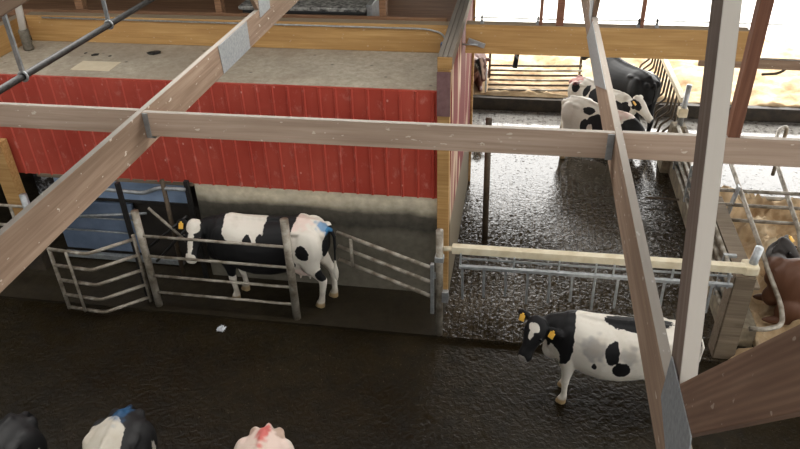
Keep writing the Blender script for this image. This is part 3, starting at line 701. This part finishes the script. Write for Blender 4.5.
def make_cow(name, label, loc, yaw, blobs, base='w', poll=(1.22, 0, 1.36), muzzle=(1.58, 0, 1.0), lat=None, scale=1.0, legs=None,
             tints=(), paint=(), tags=(), group=None, white=S(226, 220, 208), mat='hide', voxel=.018, lying=False, tail=None, hw=1.0, side=(0, 0)):
    bm = bmesh.new()
    dz = -.50 if lying else 0
    poll = Vector(poll); muzzle = Vector(muzzle)
    rings = []
    for x, zc, zt, zb, w in TORSO:
        r = []
        for k in range(28):
            a = 2 * math.pi * k / 28; cy, sn = math.cos(a), math.sin(a)
            y = w * math.copysign(abs(cy) ** .88, cy); h = (zt - zc) if sn > 0 else (zc - zb)
            r.append(Vector((x, y, zc + h * math.copysign(abs(sn) ** (1.0 if sn > 0 else .9), sn) + dz)))
        rings.append(r)
    loft(bm, rings)
    X, Y, Z = Vector((1, 0, 0)), Vector((0, 1, 0)), Vector((0, 0, 1))
    for s in (-1, 1):
        ell(bm, Vector((-.46, s * .215, 1.335 + dz)), X * .11, Y * .055, Z * .035)         # hook bones
        ell(bm, Vector((-.835, s * .12, 1.265 + dz)), X * .07, Y * .06, Z * .07)          # pin bones
        ell(bm, Vector((-.62, s * .20, 1.10 + dz)), X * .21, Y * .115, Z * .27)            # thigh
        ell(bm, Vector((.60, s * .165, 1.02 + dz)), X * .17, Y * .10, Z * .31)             # shoulder
    for k in range(16):                                                                    # spine ridge
        x = -.72 + k * .085; ell(bm, Vector((x, 0, 1.385 + .03 * math.cos((x + .44) * 2.8) ** 2 + dz - (.02 if x > .5 else 0))), X * .07, Y * .035, Z * .035, 8)
    ell(bm, Vector((.80, 0, .80 + dz)), X * .14, Y * .12, Z * .16)                         # brisket
    if not lying:
        ell(bm, Vector((-.50, 0, .66)), X * .22, Y * .17, Z * .15)                         # udder
        for sx in (-.58, -.44):
            for sy in (-.08, .08): ell(bm, Vector((sx, sy, .52)), X * .022, Y * .022, Z * .05, 8)
        off = legs or {}
        for key, src, sy in (('fl', 'fl', 1), ('fr', 'fl', -1), ('hl', 'hl', 1), ('hr', 'hl', -1)):
            dx, dy = off.get(key, (0, 0)); pts = []
            for (x, y, z, a, b) in LEGS[src]:
                f = max(0, min(1, (1.0 - z) / .9)); pts.append((x + dx * f, y * sy + dy * f, z, a, b))
            limb(bm, pts)
    else:
        for s in (-1, 1):
            ell(bm, Vector((-.52, s * .30, .26)), X * .34, Y * .14, Z * .24); ell(bm, Vector((-.22, s * .42, .10)), X * .30, Y * .06, Z * .07)
            ell(bm, Vector((.62, s * .22, .22)), X * .20, Y * .10, Z * .20); ell(bm, Vector((.72, s * .25, .07)), X * .24, Y * .06, Z * .06)
        ell(bm, Vector((0, 0, .25)), X * .75, Y * .36, Z * .25)
    tl = tail or [(-.80, 0, 1.31), (-.92, 0, 1.28), (-.965, .01, 1.18), (-.955, .02, .95), (-.945, .02, .74), (-.95, .02, .58), (-.95, .02, .45)]
    tl = [Vector((p[0], p[1], max(p[2] + dz, .05))) for p in tl]; tr = [.036, .034, .028, .022, .022, .042, .02]
    for i in range(len(tl) - 1):
        for k in range(8):
            f = k / 8; r = tr[i] * (1 - f) + tr[i + 1] * f; ell(bm, tl[i].lerp(tl[i + 1], f), X * r, Y * r, Z * r * 1.2, 8)
    # head frame: a from poll to muzzle, l to the animal's left, n out of the forehead
    a = (muzzle - poll).normalized(); hs = (muzzle - poll).length / .52
    if lat is None: l = Z.cross(Vector((a.x, a.y, 0))).normalized()
    else: l = Vector(lat)
    l = (l - a * l.dot(a)).normalized(); n = a.cross(l).normalized()
    HS = [(-.07, .05, .03, .05), (-.03, .095, .055, .09), (.04, .118, .075, .12), (.12, .125, .082, .145), (.19, .115, .076, .15), (.28, .088, .066, .12), (.37, .072, .058, .088), (.43, .078, .06, .08), (.48, .080, .056, .075), (.52, .066, .042, .055), (.54, .038, .02, .03)]
    rings = []
    for t, w, f, bk in HS:
        w *= hw; c = poll + a * (t * hs); r = []
        for k in range(20):
            th = 2 * math.pi * k / 20; cy, sn = math.cos(th), math.sin(th)
            r.append(c + l * (w * hs * cy) + n * ((f if sn > 0 else bk) * hs * sn))
        rings.append(r)
    loft(bm, rings)
    # neck
    n0, n3 = Vector((.60, 0, 1.10 + dz)), poll + a * .07 - n * .055
    n1 = Vector((.86, side[0], 1.14 + dz)); n2 = n3 - a * .02 - n * .22 + Vector((0, 0, -.03)); lt0 = Vector((0, 1, 0))
    if l.y < 0: pass
    for k in range(19):
        f = k / 18; g = 1 - f; c = n0 * g ** 3 + n1 * 3 * g * g * f + n2 * 3 * g * f * f + n3 * f ** 3
        rw = .20 * g + .088 * f; rh = .30 * g ** 1.2 + .115 * (1 - g ** 1.2)
        tn = ((n1 - n0) * 3 * g * g + (n2 - n1) * 6 * g * f + (n3 - n2) * 3 * f * f).normalized()
        ll = (lt0 * g + l * f); ll = (ll - tn * ll.dot(tn)).normalized(); uu = tn.cross(ll)
        ell(bm, c, tn * rw * .8, ll * rw, uu * rh)
    ears = {}
    for s in (1, -1):
        d = (l * s - a * -.12 - n * .18).normalized(); c = poll + a * (.015 * hs) + l * (s * .195 * hs * hw) - n * .035
        wd = (a - d * a.dot(d)).normalized(); th = d.cross(wd)
        ell(bm, c, d * .115 * hs, wd * .058 * hs, th * .022); ears[s] = (c, d, wd, th)
    me = finish(bm)
    tmp = bpy.data.objects.new('tmp', me); COL.objects.link(tmp)
    md = tmp.modifiers.new('r', 'REMESH'); md.mode = 'VOXEL'; md.voxel_size = voxel
    sm = tmp.modifiers.new('s', 'SMOOTH'); sm.factor = .5; sm.iterations = 5
    dg = bpy.context.evaluated_depsgraph_get(); me2 = bpy.data.meshes.new_from_object(tmp.evaluated_get(dg))
    bpy.data.objects.remove(tmp); bpy.data.meshes.remove(me)
    me2.polygons.foreach_set('use_smooth', [True] * len(me2.polygons))
    # hide pattern
    pa = me2.attributes.new('patch', 'FLOAT', 'POINT'); ta = me2.attributes.new('tint', 'FLOAT_COLOR', 'POINT')
    pv, tv, xv = [], [], []; xa = me2.attributes.new('paint', 'FLOAT_COLOR', 'POINT')
    xprep = [(Vector(c[:3]), fr == 'H', Vector(cc), (1 / r[0], 1 / r[1], 1 / r[2]), st) for (c, fr, cc, r, st) in paint]
    HI = Matrix((l, n, a))                                                                # rows: head coordinates (lat, front, along)
    prep = []
    for (sg, fr, c, r, *pw) in blobs: prep.append((sg, fr == 'H', Vector(c), (1 / r[0], 1 / r[1], 1 / r[2]), pw[0] if pw else 2))
    tprep = [(Vector(c[:3]), fr == 'H', Vector(cc), (1 / r[0], 1 / r[1], 1 / r[2]), st) for (c, fr, cc, r, st) in tints]
    hoof = Vector(S(176, 150, 108)[:3]); mud = Vector(S(96, 78, 52)[:3]); ww = Vector(white[:3]); nose = Vector(S(206, 170, 160)[:3])
    for v in me2.vertices:
        q = v.co; h = HI @ (q - poll) / hs
        f = .5 + (.35 if base == 'b' else -.35)
        for sg, ih, c, r, pw in prep:
            w = (h if ih else q) - c; s = 1 - (abs(w.x * r[0]) ** pw + abs(w.y * r[1]) ** pw + abs(w.z * r[2]) ** pw) ** (1 / pw)
            s *= min(r2 for r2 in (1 / r[0], 1 / r[1], 1 / r[2])) * 6
            s = max(-.6, min(.6, s))
            if sg == 'b': f = max(f, .5 + s * .6)
            else: f = min(f, .5 - s * .6)
        col = ww.copy()
        for c, ih, cc, r, st in tprep:
            w = (h if ih else q) - cc; s = 1 - math.sqrt((w.x * r[0]) ** 2 + (w.y * r[1]) ** 2 + (w.z * r[2]) ** 2)
            s = s + .5 * noise.noise(q * 14)
            if s > 0: col = col.lerp(c, min(1, s * 2.5) * st)
        if not lying:
            if q.z < .10: col = col.lerp(hoof, min(1, (.10 - q.z) / .03)); f = min(f, .5 - min(.3, (.10 - q.z) * 5))
            if q.z < .40: col = col.lerp(mud, max(0, min(.65, (.40 - q.z) * .8 + .6 * noise.noise(q * 9))))
        px = (0, 0, 0, 0)
        for c, ih, cc, r, st in xprep:
            w = (h if ih else q) - cc; s = 1 - math.sqrt((w.x * r[0]) ** 2 + (w.y * r[1]) ** 2 + (w.z * r[2]) ** 2) + .5 * noise.noise(q * 17)
            if s > 0 and min(1, s * 2.5) * st > px[3]: px = (c.x, c.y, c.z, min(1, s * 2.5) * st)
        xv += px
        pv.append(f); tv += [col.x, col.y, col.z, 1]
    pa.data.foreach_set('value', pv); ta.data.foreach_set('color', tv); xa.data.foreach_set('color', xv)
    if scale != 1: me2.transform(Matrix.Scale(scale, 4))
    o = link(name, me2, M[mat], None, Matrix.Translation(loc) @ Matrix.Rotation(yaw, 4, 'Z'))
    tag(o, label, 'cow', group)
    def child(nm, b, m):
        e = bpy.data.objects.new(nm, finish(b, True)); COL.objects.link(e); e.data.materials.append(M[m]); e.parent = o; return e
    for s in (1, -1):
        b = bmesh.new(); c = (poll + a * .17 * hs + l * s * .108 * hs * hw + n * .035 * hs) * scale
        bmesh.ops.create_uvsphere(b, u_segments=12, v_segments=8, radius=.024 * hs * scale)
        e = child('eye', b, 'eye'); e.location = c
        if s in tags:
            c0, d, wd, th = ears[s]; b = bmesh.new()
            add_box(b, (0, 0, 0), (.075, .085, .008), .006); add_box(b, (0, .05, 0), (.03, .03, .012), .004)
            e = child('ear_tag', b, 'tag_yellow')
            nn = n; yy = -(wd * 1.0).normalized(); xx = yy.cross(nn).normalized(); nn = xx.cross(yy)
            mm = Matrix(((xx.x, yy.x, nn.x), (xx.y, yy.y, nn.y), (xx.z, yy.z, nn.z))).to_4x4()
            e.matrix_basis = Matrix.Translation((c0 + wd * .045 + nn * .05 - d * .01) * scale) @ mm @ Matrix.Scale(scale, 4)
    COWINFO[o.name] = (poll, HI, hs, scale)
    return o
COWINFO = {}

PI = math.pi
RED = S(190, 70, 66); BLUE = S(60, 130, 180); PINK = S(226, 186, 176); GREY = S(150, 148, 146)
# cow in the pen
make_cow('cow', 'black and white cow in the pen behind the four-bar gate, white face turned forward', (-3.44, 8.13, 0), PI, [
    ('w', 'B', (.26, .15, 1.34), (.29, .36, .19), 4), ('b', 'B', (.18, .32, 1.19), (.07, .15, .09)), ('b', 'B', (.0, .33, 1.21), (.06, .15, .09)),
    ('w', 'B', (-.76, .1, 1.15), (.34, .6, .36), 4), ('w', 'B', (-.74, .1, .45), (.30, .5, .56), 4), ('w', 'B', (-.48, .1, .66), (.16, .25, .13)),
    ('b', 'B', (-1.02, .02, 1.08), (.26, .26, .30)), ('b', 'B', (-.79, .22, .62), (.10, .2, .11)), ('b', 'B', (-.57, .31, 1.06), (.10, .2, .13)),
    ('w', 'B', (.58, 0, .18), (.22, .5, .30), 4),
    ('w', 'H', (0, .08, .02), (.10, .14, .10), 3), ('w', 'H', (0, .08, .22), (.042, .12, .22)), ('w', 'H', (0, .05, .48), (.1, .13, .08))], 'b',
    paint=[(BLUE, 'B', (-.86, .04, 1.36), (.15, .12, .12), .8)], tints=[(PINK, 'B', (-.5, 0, 1.4), (.2, .25, .15), .4), (PINK, 'B', (-.48, .1, .62), (.2, .3, .12), .5)],
    hw=1.12, poll=(1.01, .06, 1.26), muzzle=(1.05, .32, .79), scale=1.04, group='standing cows', voxel=.015, tags=(-1,), legs={'hl': (.03, -.06), 'hr': (-.10, -.02), 'fl': (-.02, -.06), 'fr': (-.08, 0)})
# cow on the near floor
make_cow('cow', 'black and white cow on the near floor by the right truss, white triangle on forehead', (1.38, 6.72, -.045), PI - .1, [
    ('b', 'B', (1.0, 0, 1.14), (.46, .6, .42), 4), ('w', 'B', (.80, .06, .80), (.13, .3, .22)),
    ('b', 'B', (-.18, -.05, 1.40), (.42, .20, .13)), ('b', 'B', (.08, .33, 1.13), (.085, .2, .16)), ('b', 'B', (-.05, .35, .92), (.11, .2, .12)),
    ('b', 'B', (.27, .35, .91), (.035, .2, .06)), ('b', 'B', (-.75, 0, 1.2), (.2, .3, .2)), ('w', 'B', (.6, 0, .4), (.16, .3, .36), 4),
    ('b', 'H', (0, .0, .25), (.25, .25, .4)), ('w', 'H', (.0, .08, .07), (.075, .1, .06)), ('w', 'H', (0, .08, .15), (.035, .1, .08)), ('w', 'H', (0, .05, .53), (.075, .10, .06))], 'w',
    tints=[(GREY, 'B', (.30, .3, 1.12), (.18, .2, .2), .75), (GREY, 'B', (-.12, .3, 1.12), (.12, .2, .16), .6), (GREY, 'H', (0, 0, .54), (.2, .2, .12), .9)],
    hw=1.22, poll=(1.0, .10, 1.27), muzzle=(1.14, .30, .80), lat=(-.88, .48, 0), scale=.95, group='standing cows', voxel=.015, tags=(-1, 1))
# three rumps at the bottom edge
make_cow('cow', 'black cow rump at the bottom left corner with a thin white hind streak', (-4.86, 3.48, -.045), -PI / 2 - .06, [
    ('w', 'B', (-.62, .36, 1.0), (.05, .1, .2))], 'b', scale=1.03, group='cows at the bottom edge', voxel=.02)
make_cow('cow', 'black rump with white patch and blue paint on the tail head, at the bottom edge', (-3.64, 3.70, -.045), -PI / 2 + .12, [
    ('w', 'B', (-.28, -.22, 1.3), (.42, .36, .6), 3), ('b', 'B', (-.72, -.25, 1.3), (.14, .14, .2)), ('w', 'B', (-.60, .36, 1.0), (.04, .1, .2))], 'b',
    paint=[(S(36, 86, 128), 'B', (-.78, 0, 1.40), (.24, .09, .15), .65)], white=S(186, 180, 168), scale=1.04, group='cows at the bottom edge', voxel=.02)
make_cow('cow', 'pinkish white rump with red paint between the hip bones, at the bottom edge', (-2.17, 3.74, -.045), -PI / 2 + .1, [], 'w',
    paint=[(RED, 'B', (-.74, 0, 1.38), (.26, .07, .2), .85), (S(150, 120, 100), 'B', (-.8, .14, 1.3), (.1, .08, .1), .6), (S(150, 120, 100), 'B', (-.8, -.14, 1.3), (.1, .08, .1), .6)],
    tints=[(PINK, 'B', (-.6, 0, 1.35), (.5, .4, .3), .4)], white=S(196, 188, 176), scale=1.0, group='cows at the bottom edge', voxel=.018)
# three cows standing at the far end of the cross alley
make_cow('cow', 'mostly white cow nearest of three at the far alley end, ragged black side patch', (1.58, 13.02, 0), math.radians(-38), [
    ('b', 'B', (.12, -.3, 1.08), (.25, .28, .24)), ('b', 'B', (-.12, -.34, .98), (.14, .2, .2)), ('w', 'B', (.0, -.36, .98), (.07, .1, .12)), ('b', 'B', (-.15, -.2, 1.30), (.14, .1, .07)),
    ('b', 'B', (.80, -.1, 1.12), (.26, .4, .26)), ('b', 'H', (0, 0, .15), (.2, .2, .2)), ('b', 'B', (-.86, 0, 1.36), (.1, .08, .08))], 'w',
    tints=[(PINK, 'B', (.4, 0, 1.4), (.4, .3, .2), .6)], scale=.93, group='far alley cows', poll=(1.15, -.05, 1.12), muzzle=(1.42, -.1, .72), voxel=.02)
make_cow('cow', 'white faced spotted cow, middle of three at the far alley end, red painted rump', (1.68, 14.15, 0), math.radians(-46), [
    ('b', 'B', (-.55, -.27, 1.27), (.11, .15, .12)), ('b', 'B', (-.24, -.28, 1.27), (.08, .2, .13)), ('b', 'B', (.08, -.2, 1.22), (.22, .25, .22)),
    ('b', 'B', (.62, -.24, 1.08), (.2, .2, .22)), ('b', 'H', (-.14, -.05, .08), (.09, .13, .15)), ('b', 'B', (.82, -.22, 1.2), (.14, .14, .18)), ('b', 'H', (0, .03, .54), (.08, .06, .05))], 'w',
    paint=[(RED, 'B', (-.78, -.05, 1.38), (.34, .28, .18), .7)], poll=(.98, -.03, 1.42), muzzle=(1.37, .06, 1.0), tags=(-1,), scale=.90, group='far alley cows', voxel=.018)
make_cow('cow', 'nearly all black cow furthest back of three at the far alley end', (2.2, 14.85, 0), math.radians(118), [
    ('w', 'B', (-.46, -.20, 1.38), (.10, .1, .06))], 'b', scale=1.06, group='far alley cows', voxel=.02)
# brown-faced cow at the far left, lying in the far sand
make_cow('cow', 'brown cow with a pale blaze lying in the far sand behind the room corner', (-1.22, 16.75, .30), math.radians(-85), [
    ('b', 'H', (-.10, 0, .2), (.06, .2, .25))], 'w', mat='hide_brown', white=S(88, 44, 30), tints=[(S(226, 196, 176), 'H', (-.02, .08, .2), (.055, .14, .34), 1)],
    lying=True, voxel=.018, poll=(1.3, .23, .95), muzzle=(1.47, .30, .52))
# brown cow lying in the near right bed
make_cow('cow', 'brown cow with a dark head lying on the near sand at the right edge', (4.44, 8.46, .24), PI, [
    ('b', 'H', (0, 0, .15), (.3, .3, .3)), ('b', 'B', (.62, -.4, .75), (.28, .35, .3))], 'w', mat='hide_brown', white=S(92, 58, 38),
    tints=[(S(206, 184, 150), 'H', (0, 0, .5), (.12, .14, .12), 1)], lying=True, voxel=.018, poll=(.66, -.52, .86), muzzle=(.36, -.30, .54), tags=(1,))
